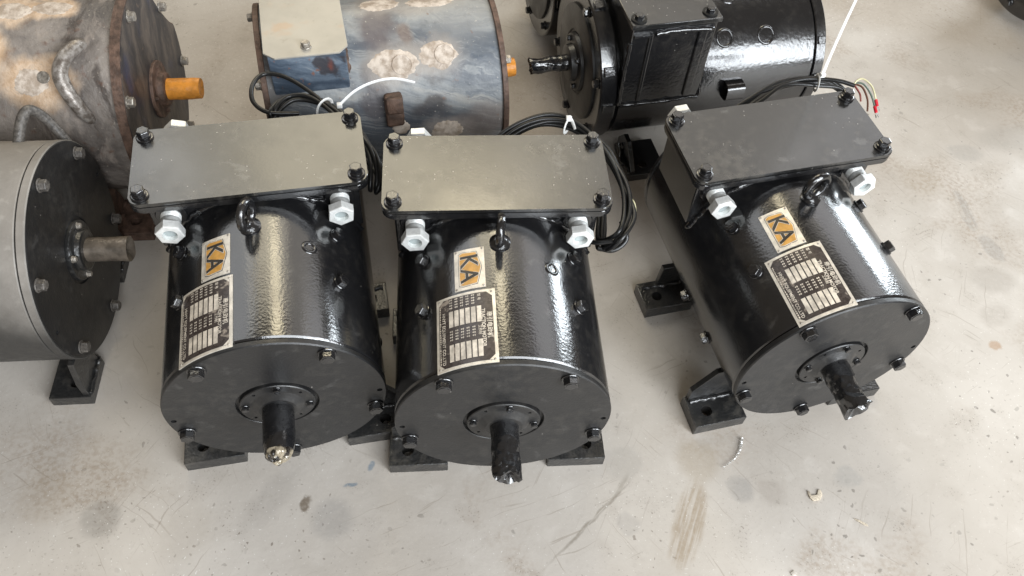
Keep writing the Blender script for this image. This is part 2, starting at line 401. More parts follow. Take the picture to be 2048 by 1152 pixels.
def prism(bm, pts, z0, z1, bev=.001, mat=None):
    """pts: 2D outline (x,y) extruded from z0 to z1"""
    tmp = bmesh.new()
    a = [tmp.verts.new((x, y, z0)) for x, y in pts]; b = [tmp.verts.new((x, y, z1)) for x, y in pts]
    n = len(pts); tmp.faces.new(a[::-1]); tmp.faces.new(b)
    for i in range(n): tmp.faces.new((a[i], a[(i + 1) % n], b[(i + 1) % n], b[i]))
    if bev:
        es = [e for e in tmp.edges if abs(e.verts[0].co.z - e.verts[1].co.z) < 1e-6]
        bmesh.ops.bevel(tmp, geom=es, offset=bev, segments=2, affect='EDGES', profile=.5)
    merge(bm, tmp, mat)
def rrect(x0, x1, y0, y1, r, n=6):
    pts = []
    for cx, cy, a in ((x1 - r, y1 - r, 0), (x0 + r, y1 - r, 90), (x0 + r, y0 + r, 180), (x1 - r, y0 + r, 270)):
        for i in range(n + 1):
            t = R_(a + 90 * i / n); pts.append((cx + r * math.cos(t), cy + r * math.sin(t)))
    return pts
def smoothpath(pts, k=6, closed=False):
    P = [Vector(p) for p in pts]; out = []; n = len(P)
    rng = range(n) if closed else range(n - 1)
    for i in rng:
        p0 = P[(i - 1) % n] if closed or i > 0 else P[i]; p1 = P[i]; p2 = P[(i + 1) % n]
        p3 = P[(i + 2) % n] if closed or i + 2 < n else P[(i + 1) % n]
        for j in range(k):
            t = j / k
            out.append(.5 * ((2 * p1) + (p2 - p0) * t + (2 * p0 - 5 * p1 + 4 * p2 - p3) * t * t + (3 * p1 - p0 - 3 * p2 + p3) * t ** 3))
    if not closed: out.append(P[-1])
    return out
def tube(bm, pts, r, n=10, closed=False, lump=0.0, lscale=60, flat=None, cap=True):
    pts = [Vector(p) for p in pts]; N = len(pts); rings = []
    tan = []
    for i in range(N):
        a = pts[i - 1] if (closed or i > 0) else pts[i]; b = pts[(i + 1) % N] if (closed or i < N - 1) else pts[i]
        tan.append((b - a).normalized())
    ref = Vector((0, 0, 1)) if abs(tan[0].z) < .9 else Vector((1, 0, 0))
    nrm = (ref - tan[0] * ref.dot(tan[0])).normalized()
    for i in range(N):
        if i: 
            q = tan[i - 1].rotation_difference(tan[i]); nrm = q @ nrm
            nrm = (nrm - tan[i] * nrm.dot(tan[i])).normalized()
        bi = tan[i].cross(nrm); ring = []
        rr = r(i / max(1, N - 1)) if callable(r) else r
        for j in range(n):
            t = 2 * math.pi * j / n
            a, b = rr * math.cos(t), rr * math.sin(t)
            if flat: b *= flat
            p = pts[i] + nrm * a + bi * b
            if lump: p += (p - pts[i]) * lump * noise.noise(p * lscale)
            ring.append(bm.verts.new(p))
        rings.append(ring)
    for A, B in (list(zip(rings, rings[1:])) + ([(rings[-1], rings[0])] if closed else [])):
        for j in range(n): bm.faces.new((A[j], A[(j + 1) % n], B[(j + 1) % n], B[j]))
    if cap and not closed: bm.faces.new(rings[0][::-1]); bm.faces.new(rings[-1])
def boolean_cut(me, cutter_bm):
    """cut real holes into a mesh"""
    a = bpy.data.objects.new('tmp_a', me); COL.objects.link(a)
    bmesh.ops.recalc_face_normals(cutter_bm, faces=cutter_bm.faces)
    cm = bpy.data.meshes.new('tmp_c'); cutter_bm.to_mesh(cm); cutter_bm.free()
    b = bpy.data.objects.new('tmp_b', cm); COL.objects.link(b)
    md = a.modifiers.new('cut', 'BOOLEAN'); md.operation = 'DIFFERENCE'; md.object = b; md.solver = 'EXACT'
    dg = bpy.context.evaluated_depsgraph_get(); dg.update()
    res = bpy.data.meshes.new_from_object(a.evaluated_get(dg)); res.name = me.name
    bpy.data.objects.remove(a); bpy.data.objects.remove(b); bpy.data.meshes.remove(cm)
    res.polygons.foreach_set('use_smooth', [True] * len(res.polygons)); res.set_sharp_from_angle(angle=R_(21))
    return res
def hexpts(af, n=6, ph=0): return [(af / math.sqrt(3) * math.cos(R_(60 * i + ph)), af / math.sqrt(3) * math.sin(R_(60 * i + ph))) for i in range(6)]
def bolt_mesh(af, h, washer, mat, name='bolt'):
    def f():
        bm = bmesh.new(); z = 0
        if washer:
            lathe(bm, [(0, 0), (af * .66, 0), (af * .70, washer * .3), (af * .70, washer * .7), (af * .66, washer), (0, washer)], 24, 'z'); z = washer
        tmp = bmesh.new()
        prism(tmp, hexpts(af), z - .0005, z + h, bev=min(.0016, h * .15))
        merge(bm, tmp)
        lathe(bm, [(0, z + h - .0002), (af * .40, z + h - .0002), (af * .40, z + h + .0006), (0, z + h + .0006)], 20, 'z')
        return finish(bm, name, mat, 21)
    return cached((name, af, h, washer, mat.name), f)
def dirq(d, spin=None):
    q = Vector((0, 0, 1)).rotation_difference(Vector(d).normalized())
    return q @ Quaternion((0, 0, 1), random.random() * 6.28 if spin is None else spin)
def bolt(parent, loc, d, af=.024, h=.013, washer=.004, mat=None, name='bolt'):
    return obj(name, bolt_mesh(af, h, washer, mat or M['bolt'], name), parent, loc, dirq(d))
def weld(parent, pts, r=.006, mat=None, closed=False):
    bm = bmesh.new(); tube(bm, smoothpath(pts, 8, closed), r, 8, closed, lump=.9, lscale=90)
    return obj('weld_bead', finish(bm, 'weld_bead', mat or M['bolt'], 80), parent)
def film_shaft(parent, H, y0, y1, r, mat, crumple=.16, seed=0., name='shaft', endmat=None, taper=.85):
    """shaft sheathed in film or tape: flat facets and creases that grow towards the folded end"""
    bm = bmesh.new(); n = 96; rings = []; K = 48; L = abs(y1 - y0); rnd = random.Random(int(seed * 10))
    cells = [(rnd.uniform(0, 6.283), rnd.random(), rnd.uniform(-.9, .9), rnd.uniform(-1.2, 1.2), rnd.uniform(-.10, .55)) for _ in range(34)]
    def dr(t, f):
        best = 9; sec = 9
        for (tc, fc, ga, gf, h) in cells:
            da = (t - tc + math.pi) % (2 * math.pi) - math.pi; df = (f - fc) * L / r
            v = h + ga * da + gf * df + .55 * (da * da + df * df)
            if v < best: best, sec = v, best
            elif v < sec: sec = v
        return best
    for k in range(K + 1):
        f = k / K; y = y0 + (y1 - y0) * f; ring = []
        for i in range(n):
            t = 2 * math.pi * i / n; c, s = math.cos(t), math.sin(t)
            p = Vector((c, y * 30, s)) + Vector((seed, seed, seed))
            cr = max(-1.0, min(.6, dr(t, f))) + .22 * noise.noise(p * 3.0)
            amt = crumple * (.45 + .9 * f)
            rr = r * (1 + amt * cr) * (1 - (1 - taper) * max(0, (f - .7) / .3) ** 2)
            yy = y + noise.noise(p * 1.3 + Vector((9, 0, 0))) * .028 * crumple * max(0, f - .75) * 4
            ring.append(bm.verts.new((rr * c, yy, H + rr * s)))
        rings.append(ring)
    for A, B in zip(rings, rings[1:]):
        for i in range(n): bm.faces.new((A[i], A[(i + 1) % n], B[(i + 1) % n], B[i]))
    prev = rings[-1]            # folded-in end
    for q in (.82, .6, .38, .16):
        ring = []
        for i in range(n):
            t = 2 * math.pi * i / n
            p = Vector((math.cos(t) * q * 1.6, seed, math.sin(t) * q * 1.6)); v0 = rings[-1][i].co
            ring.append(bm.verts.new((v0.x * q, v0.y + (.012 if crumple > .06 else .002) * (1 - q) + noise.noise(p * 1.2) * .035 * crumple, H + (v0.z - H) * q)))
        for i in range(n): bm.faces.new((prev[i], prev[(i + 1) % n], ring[(i + 1) % n], ring[i]))
        prev = ring
    bm.faces.new(prev)
    return obj(name, finish(bm, name, mat, 45), parent)

def text_geo(body, size, offset=0.0, spacing=1.0, align='LEFT'):
    cu = bpy.data.curves.new('tmp_text', 'FONT'); cu.body = body; cu.size = size; cu.offset = offset; cu.space_character = spacing
    cu.align_x = align; cu.align_y = 'CENTER'; cu.resolution_u = 3
    o = bpy.data.objects.new('tmp_text', cu); COL.objects.link(o)
    dg = bpy.context.evaluated_depsgraph_get(); dg.update()
    me = bpy.data.meshes.new_from_object(o.evaluated_get(dg))
    vs = [v.co.copy() for v in me.vertices]; fs = [tuple(p.vertices) for p in me.polygons]
    bpy.data.objects.remove(o); bpy.data.curves.remove(cu); bpy.data.meshes.remove(me)
    return vs, fs

# ------------------------------------------------------------------ the setting
bm = bmesh.new(); bmesh.ops.create_grid(bm, x_segments=4, y_segments=4, size=9)
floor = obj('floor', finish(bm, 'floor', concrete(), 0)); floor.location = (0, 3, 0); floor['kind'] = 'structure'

# ------------------------------------------------------------------ the three small motors
HM, RM = .2585, .2
YB1, YB2, WB, ZB = .316, .514, .2165, .489
def m_housing():
    bm = bmesh.new()
    lathe(bm, [(0, .0135), (.197, .0135), (.1985, .015), (.2, .017), (.2, .30), (.2, .522), (.197, .526), (.197, .530), (.2, .533), (.2, .541), (.196, .545), (0, .545)], 128, 'y', (0, 0, HM))
    return finish(bm, 'housing', M['gloss'])
def m_plate():
    bm = bmesh.new()
    lathe(bm, [(0, .0125), (.1975, .0125), (.2, .0105), (.2, .0025), (.1982, .0), (.0755, .0), (.0745, .001), (.0745, .008), (.0685, .008), (.0685, .0072), (0, .0072)], 128, 'y', (0, 0, HM))
    me = finish(bm, 'end_plate', M['disc'])
    c = bmesh.new()
    for a in (183, -1):
        p = (.187 * math.cos(R_(a)), 0, HM + .187 * math.sin(R_(a)))
        rod(c, (p[0], -.01, p[2]), (p[0], .009, p[2]), .0052, 20)
    return boolean_cut(me, c)
def m_cap():
    bm = bmesh.new()
    lathe(bm, [(0, .008), (.0665, .008), (.068, .0065), (.068, -.0015), (.0665, -.003), (.050, -.003), (.047, -.004), (.036, -.012), (.034, -.013), (0, -.013)], 80, 'y', (0, 0, HM))
    me = finish(bm, 'bearing_cap', M['disc'])
    c = bmesh.new()
    for a in (37, 127, 217, 307):
        p = (.0575 * math.cos(R_(a)), 0, HM + .0575 * math.sin(R_(a))); rod(c, (p[0], -.01, p[2]), (p[0], .004, p[2]), .003, 14)
    return boolean_cut(me, c)
def m_box():
    bm = bmesh.new()
    box(bm, (-.196, .345, .335), (.196, .511, .468), .004)
    return finish(bm, 'terminal_box', M['gloss'])
def m_flange():
    bm = bmesh.new(); prism(bm, rrect(-WB, WB, YB1, YB2, .022), .4655, .4790, .002)
    return finish(bm, 'box_flange', M['gloss'], 21)
def m_gasket():
    bm = bmesh.new(); prism(bm, rrect(-WB + .003, WB - .003, YB1 + .003, YB2 - .003, .02), .4790, .4812, 0)
    return finish(bm, 'gasket', M['hole'])
def m_cover():
    bm = bmesh.new(); prism(bm, rrect(-WB, WB, YB1, YB2, .020), .4812, ZB, .0016)
    return finish(bm, 'cover', M['cover'], 21)
def m_gland_neck():
    bm = bmesh.new()
    lathe(bm, [(0, .002), (.0255, .002), (.0255, -.006), (.0185, -.006), (.0185, -.010), (.0175, -.0105), (.0185, -.012), (.0175, -.0135), (.0185, -.015), (.0175, -.0165), (.0185, -.018), (.0175, -.0195), (.0185, -.021), (.0180, -.040), (0, -.040)], 40, 'y')
    return finish(bm, 'gland', M['zinc'], 40)
def m_gland_pad():
    bm = bmesh.new(); lathe(bm, [(0, .001), (.029, .001), (.029, -.005), (.027, -.0075), (0, -.0075)], 36, 'y')
    return finish(bm, 'gland_pad', M['gloss'], 40)
def m_gland_nut():
    bm = bmesh.new(); n = 6
    # hexagonal sleeve with chamfered face and open bore
    af = .046; pts = hexpts(af, ph=30); tmp = bmesh.new()
    prism(tmp, pts, 0, .020, .0022); merge(bm, tmp, Matrix.Rotation(R_(90), 4, 'X') @ Matrix.Translation((0, 0, .036)))
    me = finish(bm, 'gland_nut', M['zinc'], 21)
    c = bmesh.new(); rod(c, (0, -.07, 0), (0, -.044, 0), .0135, 36)
    return boolean_cut(me, c)
def m_gland_seal():
    bm = bmesh.new(); lathe(bm, [(0, -.0405), (.0132, -.0405), (.0132, -.0465), (.011, -.0478), (.006, -.0462), (0, -.0462)], 32, 'y')
    return finish(bm, 'gland_seal', M['bore'], 50)
def gland(parent, loc, back=False):
    rot = (0, 0, math.pi if back else 0)
    g = obj('gland', cached('gneck', m_gland_neck), parent, loc, rot)
    obj('gland_pad', cached('gpad', m_gland_pad), g)
    obj('gland_nut', cached('gnut', m_gland_nut), g, None, (0, random.uniform(0, 1), 0))
    obj('gland_seal', cached('gseal', m_gland_seal), g)
    return g
def m_eye():
    bm = bmesh.new(); n = 40; rings = []
    pts = [(.0235 * math.cos(2 * math.pi * i / n), 0, .034 + .0255 * math.sin(2 * math.pi * i / n)) for i in range(n)]
    tube(bm, pts, .0078, 14, True, lump=.16, lscale=110)
    tmp = bmesh.new(); lathe(tmp, [(0, -.004), (.019, -.004), (.020, .003), (.014, .007), (.009, .013), (0, .013)], 28, 'z'); merge(bm, tmp)
    return finish(bm, 'eye_bolt', M['bolt'], 60)
def foot_parts(parent, sx, y0, y1, web_y, mats=None, x_out=.226, x_in=.105, th=.034, H=HM, R=RM, key='foot', wh=.040, wx=.006):
    mt = mats or M['foot']
    def f():
        bm = bmesh.new(); box(bm, (x_in, y0, 0), (x_out, y1, th), .002); me = finish(bm, 'foot', mt)
        c = bmesh.new(); rod(c, (x_out - .038, (y0 + y1) / 2 - .006, -.01), (x_out - .038, (y0 + y1) / 2 - .006, th + .01), .0125, 24)
        return boolean_cut(me, c)
    me = cached((key, y0, y1, x_out), f)
    o = obj('foot', me, parent)
    def g():
        bm = bmesh.new()
        zt = H - R * (.60 if wh > .02 else .80)
        pts = [(x_out - wx, th - .001), (x_out - wx, th + wh), (min(R * .87, x_out - wx - .004), zt), (R * .70, zt), (R * .55, th + .03), (x_in + .004, th - .001)]
        prism(bm, pts, -.0065, .0065, .0015, Matrix.Rotation(R_(90), 4, 'X'))
        return finish(bm, 'gusset', mt)
    w = obj('gusset', cached((key + 'web', x_out, R, wx), g), o, (0, web_y, 0))
    bm = bmesh.new(); tube(bm, smoothpath([(x_in + .012, web_y - .009, th), ((x_in + x_out) / 2, web_y - .009, th + .001), (x_out - .008, web_y - .009, th)], 12), .0055, 8, lump=.9, lscale=90)
    obj('weld_bead', finish(bm, 'weld_bead', mt, 80), o)
    if sx < 0: o.scale = (-1, 1, 1)
    return o

def wrap_pos(u, v, h, a0, yb):
    a = a0 + v / RM; r = RM + h
    return Vector((r * math.sin(a), yb - u, HM + r * math.cos(a)))
def sheet(parent, name, mat, u0, u1, v0, v1, h, a0, yb, th=.0, poly=None):
    bm = bmesh.new()
    if poly:
        vs = [bm.verts.new(wrap_pos(u, v, h, a0, yb)) for u, v in poly]; c = bm.verts.new(wrap_pos(sum(p[0] for p in poly) / len(poly), sum(p[1] for p in poly) / len(poly), h, a0, yb))
        for i in range(len(vs)): bm.faces.new((vs[i], vs[(i + 1) % len(vs)], c))
    else:
        n = max(2, int((v1 - v0) / .006)); rows = []
        for i in range(n + 1):
            v = v0 + (v1 - v0) * i / n
            rows.append([bm.verts.new(wrap_pos(u, v, hh, a0, yb)) for u, hh in (((u0, h), (u1, h), (u1, h - th), (u0, h - th)) if th else ((u0, h), (u1, h)))])
        for A, B in zip(rows, rows[1:]):
            k = len(A)
            for j in range(k if th else k - 1): bm.faces.new((A[j], A[(j + 1) % k], B[(j + 1) % k], B[j]))
        if th: bm.faces.new(rows[0]); bm.faces.new(rows[-1][::-1])
    return obj(name, finish(bm, name, mat, 30), parent)
def lettering(parent, items, mat, a0, yb, name='lettering'):
    """items: (text, u, v, size, h, offset, align, spacing) or ('#bar', u0, u1, v0, v1, h)"""
    bm = bmesh.new()
    for it in items:
        if it[0] == '#bar':
            _, u0, u1, v0, v1, h = it
            vs = [bm.verts.new(wrap_pos(u, v, h, a0, yb)) for u, v in ((u0, v0), (u1, v0), (u1, v1), (u0, v1))]; bm.faces.new(vs); continue
        s, u, v, size, h, off, al, sp = it
        V, F = cached(('txt', s, size, off, al, sp), lambda: text_geo(s, size, off, sp, al))
        vs = [bm.verts.new(wrap_pos(u + c.x, v + c.y, h, a0, yb)) for c in V]
        for f in F:
            try: bm.faces.new([vs[i] for i in f])
            except ValueError: pass
    return obj(name, finish(bm, name, mat, 0), parent)

def nameplates(parent, pa, ka):
    """pa, ka: centre angles of the rating plate and of the badge (degrees from the crown)"""
    LU, LV = .151, .110; a0 = R_(pa) - LV / 2 / RM; yb = .1575
    p = sheet(parent, 'rating_plate', M['plate'], 0, LU, 0, LV, .0018, a0, yb, .0017)
    e = .0055
    cc = .010
    sheet(p, 'dark_field', M['print_dark'], e, LU - e, e, LV - e, .0022, a0, yb)
    for u, v in ((e, e), (LU - e, e), (e, LV - e), (LU - e, LV - e)):      # bare corners
        su = 1 if u < LU / 2 else -1; sv = 1 if v < LV / 2 else -1
        sheet(p, 'corner_tab', M['plate'], 0, 0, 0, 0, .0026, a0, yb, poly=[(u, v), (u + su * cc, v), (u, v + sv * cc)])
        q = wrap_pos(u + su * .0008, v + sv * .0008, .0018, a0, yb); nrm = Vector((q.x, 0, q.z - HM))
        bm_ = cached('rivet', m_rivet); obj('rivet', bm_, p, q, dirq(nrm, 0))
    items = [('牵引电动机', LU * .50, LV * .885, .0105, .0028, .00022, 'CENTER', 1.05), ('TRACTION MOTOR', LU * .53, LV * .795, .0088, .0028, .00024, 'CENTER', .98),
             ('HNYT EQUIPMENT CO.,LTD', LU * .57, LV * .135, .0086, .0028, .00018, 'CENTER', .98)]
    rnd = random.Random(3)
    for c, (ul, u0, u1) in enumerate(((.05, .225, .445), (.49, .68, .905))):
        for k in range(6):
            v = LV * (.735 - .093 * k)
            items.append(('#bar', LU * u0, LU * u1, v - LV * .036, v + LV * .036, .0028))
            if c == 0 and k == 0: items.append(('型 号', LU * ul, v, .0065, .0028, .0001, 'LEFT', 1.0))
            elif c == 1 and k == 0: items.append(('工作制', LU * ul, v, .0065, .0028, .0001, 'LEFT', 1.0))
            else:       # captions too small to read: short etched strokes
                for j in range(4):
                    uu = LU * (ul + .038 * j)
                    items.append(('#bar', uu, uu + .0040, v + .0010, v + .0020, .0028)); items.append(('#bar', uu + .0005, uu + .0036, v - .0022, v - .0010, .0028))
                    items.append(('#bar', uu + .0014, uu + .0024, v - .0030, v + .0028, .00285))
    u = LU * .12
    while u < LU * .93:
        w_ = rnd.uniform(.0015, .0045); items.append(('#bar', u, u + w_, LV * .066, LV * (.078 + rnd.random() * .012), .0028)); u += w_ + .0012
    lettering(p, items, M['print_white'], a0, yb)
    # badge
    BU, BV = .091, .0565; b0 = R_(ka) - BV / 2 / RM; yk = .2545
    b = sheet(parent, 'badge_plate', M['plate'], 0, BU, 0, BV, .0016, b0, yk, .0015)
    def pent(g): return [(.009 + g, .008 + g), (BU - .009 - g, .008 + g), (BU - .006 - g, BV * .30), (BU - .0085 - g, BV * .76 - g * .6), (BU / 2, BV * .915 - g), (.0085 + g, BV * .76 - g * .6), (.006 + g, BV * .30)]
    sheet(b, 'badge_outline', M['ink'], 0, 0, 0, 0, .0020, b0, yk, poly=pent(0))
    sheet(b, 'badge_rim', M['plate'], 0, 0, 0, 0, .0023, b0, yk, poly=pent(.0009))
    sheet(b, 'badge_field', M['badge'], 0, 0, 0, 0, .0026, b0, yk, poly=pent(.0026))
    lettering(b, [('KA', BU / 2, BV * .47, .046, .0030, .0016, 'CENTER', 1.08)], M['plate'], b0, yk, 'letter_edge')
    lettering(b, [('KA', BU / 2, BV * .47, .046, .0034, .0007, 'CENTER', 1.08)], M['ink'], b0, yk)
    for u, v in ((.0035, .0035), (BU - .0035, .0035), (.0035, BV - .0035), (BU - .0035, BV - .0035)):
        q = wrap_pos(u, v, .0016, b0, yk); obj('rivet', cached('rivet', m_rivet), b, q, dirq(Vector((q.x, 0, q.z - HM)), 0))
def m_rivet():
    bm = bmesh.new(); lathe(bm, [(0, -.001), (.0022, -.001), (.0022, .0004), (.0016, .0014), (0, .0017)], 12, 'z')
    return finish(bm, 'rivet', M['steel_bolt'], 60)
def m_plug():
    bm = bmesh.new(); lathe(bm, [(0, -.003), (.0065, -.003), (.0075, .0008), (.011, .0022), (.0145, .0008), (.016, -.002)], 28, 'z')
    return finish(bm, 'plug_boss', M['gloss'], 60)

def cyl_pt(ang, y, R=RM, H=HM): a = R_(ang); return Vector((R * math.sin(a), y, H + R * math.cos(a))), Vector((math.sin(a), 0, math.cos(a)))

def small_motor(label, x, y, yaw, pa, ka, eye_rot, shaft, eye_ang=0, plug=True):
    t = thing('traction_motor', label, 'electric motor', (x, y, 0), yaw, 'black motors with flat terminal covers')
    obj('housing', cached('housing', m_housing), t)
    obj('end_plate', cached('plate', m_plate), t)
    obj('bearing_cap', cached('cap', m_cap), t)
    for a in (126, 54, -18, 198, 270):
        bolt(t, (.184 * math.cos(R_(a)), 0, HM + .184 * math.sin(R_(a))), (0, -1, 0), .0235, .0125, .0035)
    for a in (-8, 82, 172, 262):
        bolt(t, (.0575 * math.cos(R_(a)), -.003, HM + .0575 * math.sin(R_(a))), (0, -1, 0), .0115, .006, .002, name='cap_bolt')
    if shaft == 'sleeve':
        film_shaft(t, HM, -.012, -.098, .0290, M['film'], .05, 1.0, taper=.90)
        film_shaft(t, HM, -.094, -.113, .0250, M['glint_plastic'], .42, 5.0, name='shaft_end', taper=.72)
    elif shaft == 'film':
        film_shaft(t, HM, -.012, -.112, .0275, M['film'], .26, 2.5)
    else:
        film_shaft(t, HM, -.012, -.108, .0285, M['film'], .30, 8.2, taper=1.04)
    # terminal box
    b = obj('terminal_box', cached('tbox', m_box), t)
    obj('box_flange', cached('tflange', m_flange), b); obj('gasket', cached('tgasket', m_gasket), b)
    c = obj('cover', cached('tcover', m_cover), t)
    for sx in (-1, 1):
        for yy in (YB1 + .022, YB2 - .022):
            tmpb = obj('cover_bolt', bolt_mesh(.0215, .0115, .0, M['bolt'], 'cover_bolt'), c, (sx * (WB - .021), yy, ZB + .0085), dirq((0, 0, 1)))
            obj('washer', cached('washer', m_washer), c, (sx * (WB - .021), yy, ZB), None)
    for sx in (-1, 1): gland(t, (sx * .157, .345, .428))
    gland(t, (-.150, .510, .440), True)
    wl = [(-.19, .343, HM + math.sqrt(.2 ** 2 - .19 ** 2)), (-.15, .342, HM + math.sqrt(.2 ** 2 - .15 ** 2)), (-.09, .341, HM + math.sqrt(.2 ** 2 - .09 ** 2)), (0, .341, HM + .2), (.09, .341, HM + math.sqrt(.2 ** 2 - .09 ** 2)), (.15, .342, HM + math.sqrt(.2 ** 2 - .15 ** 2)), (.19, .343, HM + math.sqrt(.2 ** 2 - .19 ** 2))]
    obj('weld_bead', cached('boxweld', lambda: weldmesh(wl)), b)
    p, n = cyl_pt(eye_ang, .262)
    obj('eye_bolt', cached('eye', m_eye), t, p, (0, R_(eye_ang), R_(eye_rot)))
    for s in (-1, 1):
        for yy in (.152, .266):
            p, n = cyl_pt(45 * s, yy); bolt(t, p, n, .021, .011, .003)
            p, n = cyl_pt(112 * s, yy); bolt(t, p, n, .021, .011, .003)
    if plug:
        p, n = cyl_pt(28, .216); obj('plug_boss', cached('plug', m_plug), t, p, dirq(n, 0))
    nameplates(t, pa, ka)
    for s in (-1, 1):
        foot_parts(t, s, .020, .100, .092); foot_parts(t, s, .338, .418, .410, key='rfoot', wh=.004, wx=.050)
    return t
def m_washer():
    bm = bmesh.new(); lathe(bm, [(0, 0), (.0155, 0), (.0165, .001), (.0165, .0030), (.0155, .0038), (.0120, .0038), (.0128, .0050), (.0128, .0080), (.0115, .0088), (0, .0088)], 28, 'z')
    return finish(bm, 'washer', M['bolt'], 40)
def weldmesh(pts, r=.0065, mat=None):
    bm = bmesh.new(); tube(bm, smoothpath(pts, 14), r, 8, False, lump=.9, lscale=80); return finish(bm, 'weld_bead', mat or M['bolt'], 80)

mA = small_motor('glossy black motor, leftmost of three with flat covers, smooth sleeve on its shaft', -.4122, .697, .2662, -26.8, -20.6, 68, 'sleeve', -2)
mB = small_motor('glossy black motor in the middle of the three, wrapped shaft pointing straight forward', .0060, .702, .1355, -20.1, -16.8, 82, 'film', 0)
mC = small_motor('glossy black motor standing apart on the right, turned with its shaft toward lower right', .6461, .893, .3172, -22.9, -21.9, 12, 'film2', 2, plug=False)

# ------------------------------------------------------------------ dusty motor at the left edge
def dusty_motor():
    x, y, yaw, R, H = -.8975, 1.0058, 1.7244, .2240, .2625
    t = thing('dusty_motor', 'dusty grey motor cut off by the left edge, black end plate with brown sleeved shaft', 'electric motor', (x, y, 0), yaw)
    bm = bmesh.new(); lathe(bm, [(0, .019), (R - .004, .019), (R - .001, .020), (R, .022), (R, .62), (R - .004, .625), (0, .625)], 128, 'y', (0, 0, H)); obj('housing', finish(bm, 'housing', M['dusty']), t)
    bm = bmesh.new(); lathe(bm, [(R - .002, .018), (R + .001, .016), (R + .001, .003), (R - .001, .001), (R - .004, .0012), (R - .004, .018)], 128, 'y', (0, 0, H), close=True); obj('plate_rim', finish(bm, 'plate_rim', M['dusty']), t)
    bm = bmesh.new(); lathe(bm, [(0, .016), (R - .0042, .016), (R - .0042, 0), (.070, 0), (.069, .004), (.064, .004), (.063, .003), (0, .003)], 128, 'y', (0, 0, H))
    me = finish(bm, 'end_plate', M['disc']); c = bmesh.new()
    for a in (5, 182):
        rod(c, (.2 * math.cos(R_(a)), -.02, H + .2 * math.sin(R_(a))), (.2 * math.cos(R_(a)), .010, H + .2 * math.sin(R_(a))), .005, 18)
    obj('end_plate', boolean_cut(me, c), t)
    bm = bmesh.new(); lathe(bm, [(0, .004), (.0615, .004), (.0625, .002), (.0625, -.004), (.061, -.0055), (.048, -.0055), (.044, -.008), (.042, -.016), (.038, -.018), (0, -.018)], 72, 'y', (0, 0, H)); obj('bearing_cap', finish(bm, 'bearing_cap', M['foot']), t)
    for a in (92, 37, 148, 270, 213, 330): bolt(t, (.2 * math.cos(R_(a)), 0, H + .2 * math.sin(R_(a))), (0, -1, 0), .020, .013, .003, mat=M['dust_bolt'])
    for a in (60, 150, 240, 330): bolt(t, (.053 * math.cos(R_(a)), -.0055, H + .053 * math.sin(R_(a))), (0, -1, 0), .011, .006, .002, mat=M['steel_bolt'], name='cap_bolt')
    film_shaft(t, H, -.016, -.102, .0255, M['film_brown'], .10, 3.0, taper=1.04)
    # bent bar on top
    a = 42
    def pt(ang, yy, rr): q, n = cyl_pt(ang, yy, rr, H); return q
    pts = [pt(a - 6, .082, R - .01), pt(a - 4, .077, R + .022), pt(a - 2, .071, R + .048), pt(a, .062, R + .060), pt(a + 4, .051, R + .052), pt(a + 9, .035, R + .028), pt(a + 16, .014, R - .01)]
    bm = bmesh.new(); tube(bm, smoothpath(pts, 8), .0105, 14); obj('lifting_handle', finish(bm, 'lifting_handle', M['dust_bolt'], 60), t)
    for s in (-1, 1):
        foot_parts(t, s, .014, .100, .024, x_out=.216, x_in=.112, th=.030, H=H, R=R, key='dfoot'); foot_parts(t, s, .43, .515, .50, x_out=.216, x_in=.112, th=.030, H=H, R=R, key='drfoot')
dusty_motor()

# ------------------------------------------------------------------ rusty motor, top left
def blob(parent, ang, y, ru, rv, th, R, H, seed, mat, name='filler_patch'):
    """irregular lump of filler on a cylinder: ru along the axis, rv round it"""
    bm = bmesh.new(); n = 72; K = 12; rings = []; c = None
    for k in range(K + 1):
        f = k / K; ring = []
        for i in range(n if k else 1):
            t = 2 * math.pi * i / n; d = Vector((math.cos(t), math.sin(t), 0))
            e = 1 + .16 * noise.noise(d * 1.4 + Vector((seed, 0, 0))) + .12 * noise.noise(d * 4.5 + Vector((0, seed, 0))) + .08 * noise.noise(d * 11 + Vector((0, seed, 0)))
            u, v = d.x * ru * f * e, d.y * rv * f * e
            q = Vector((u * 60, v * 60, seed))
            h = th * (1 - f ** 4) * (.70 + .34 * noise.noise(q * .7) + .16 * noise.noise(q * 2.4)) if k < K else -.002
            a = R_(ang) + v / R; rr = R + max(h, -.001 if k == K else .0006)
            ring.append(bm.verts.new((rr * math.sin(a), y + u, H + rr * math.cos(a))))
        rings.append(ring)
    for i in range(n): bm.faces.new((rings[0][0], rings[1][i], rings[1][(i + 1) % n]))
    for A, B in zip(rings[1:], rings[2:]):
        for i in range(n): bm.faces.new((A[i], B[i], B[(i + 1) % n], A[(i + 1) % n]))
    return obj(name, finish(bm, name, mat, 70), parent)
M['cement'] = cement(); M['bar'] = handle_steel()
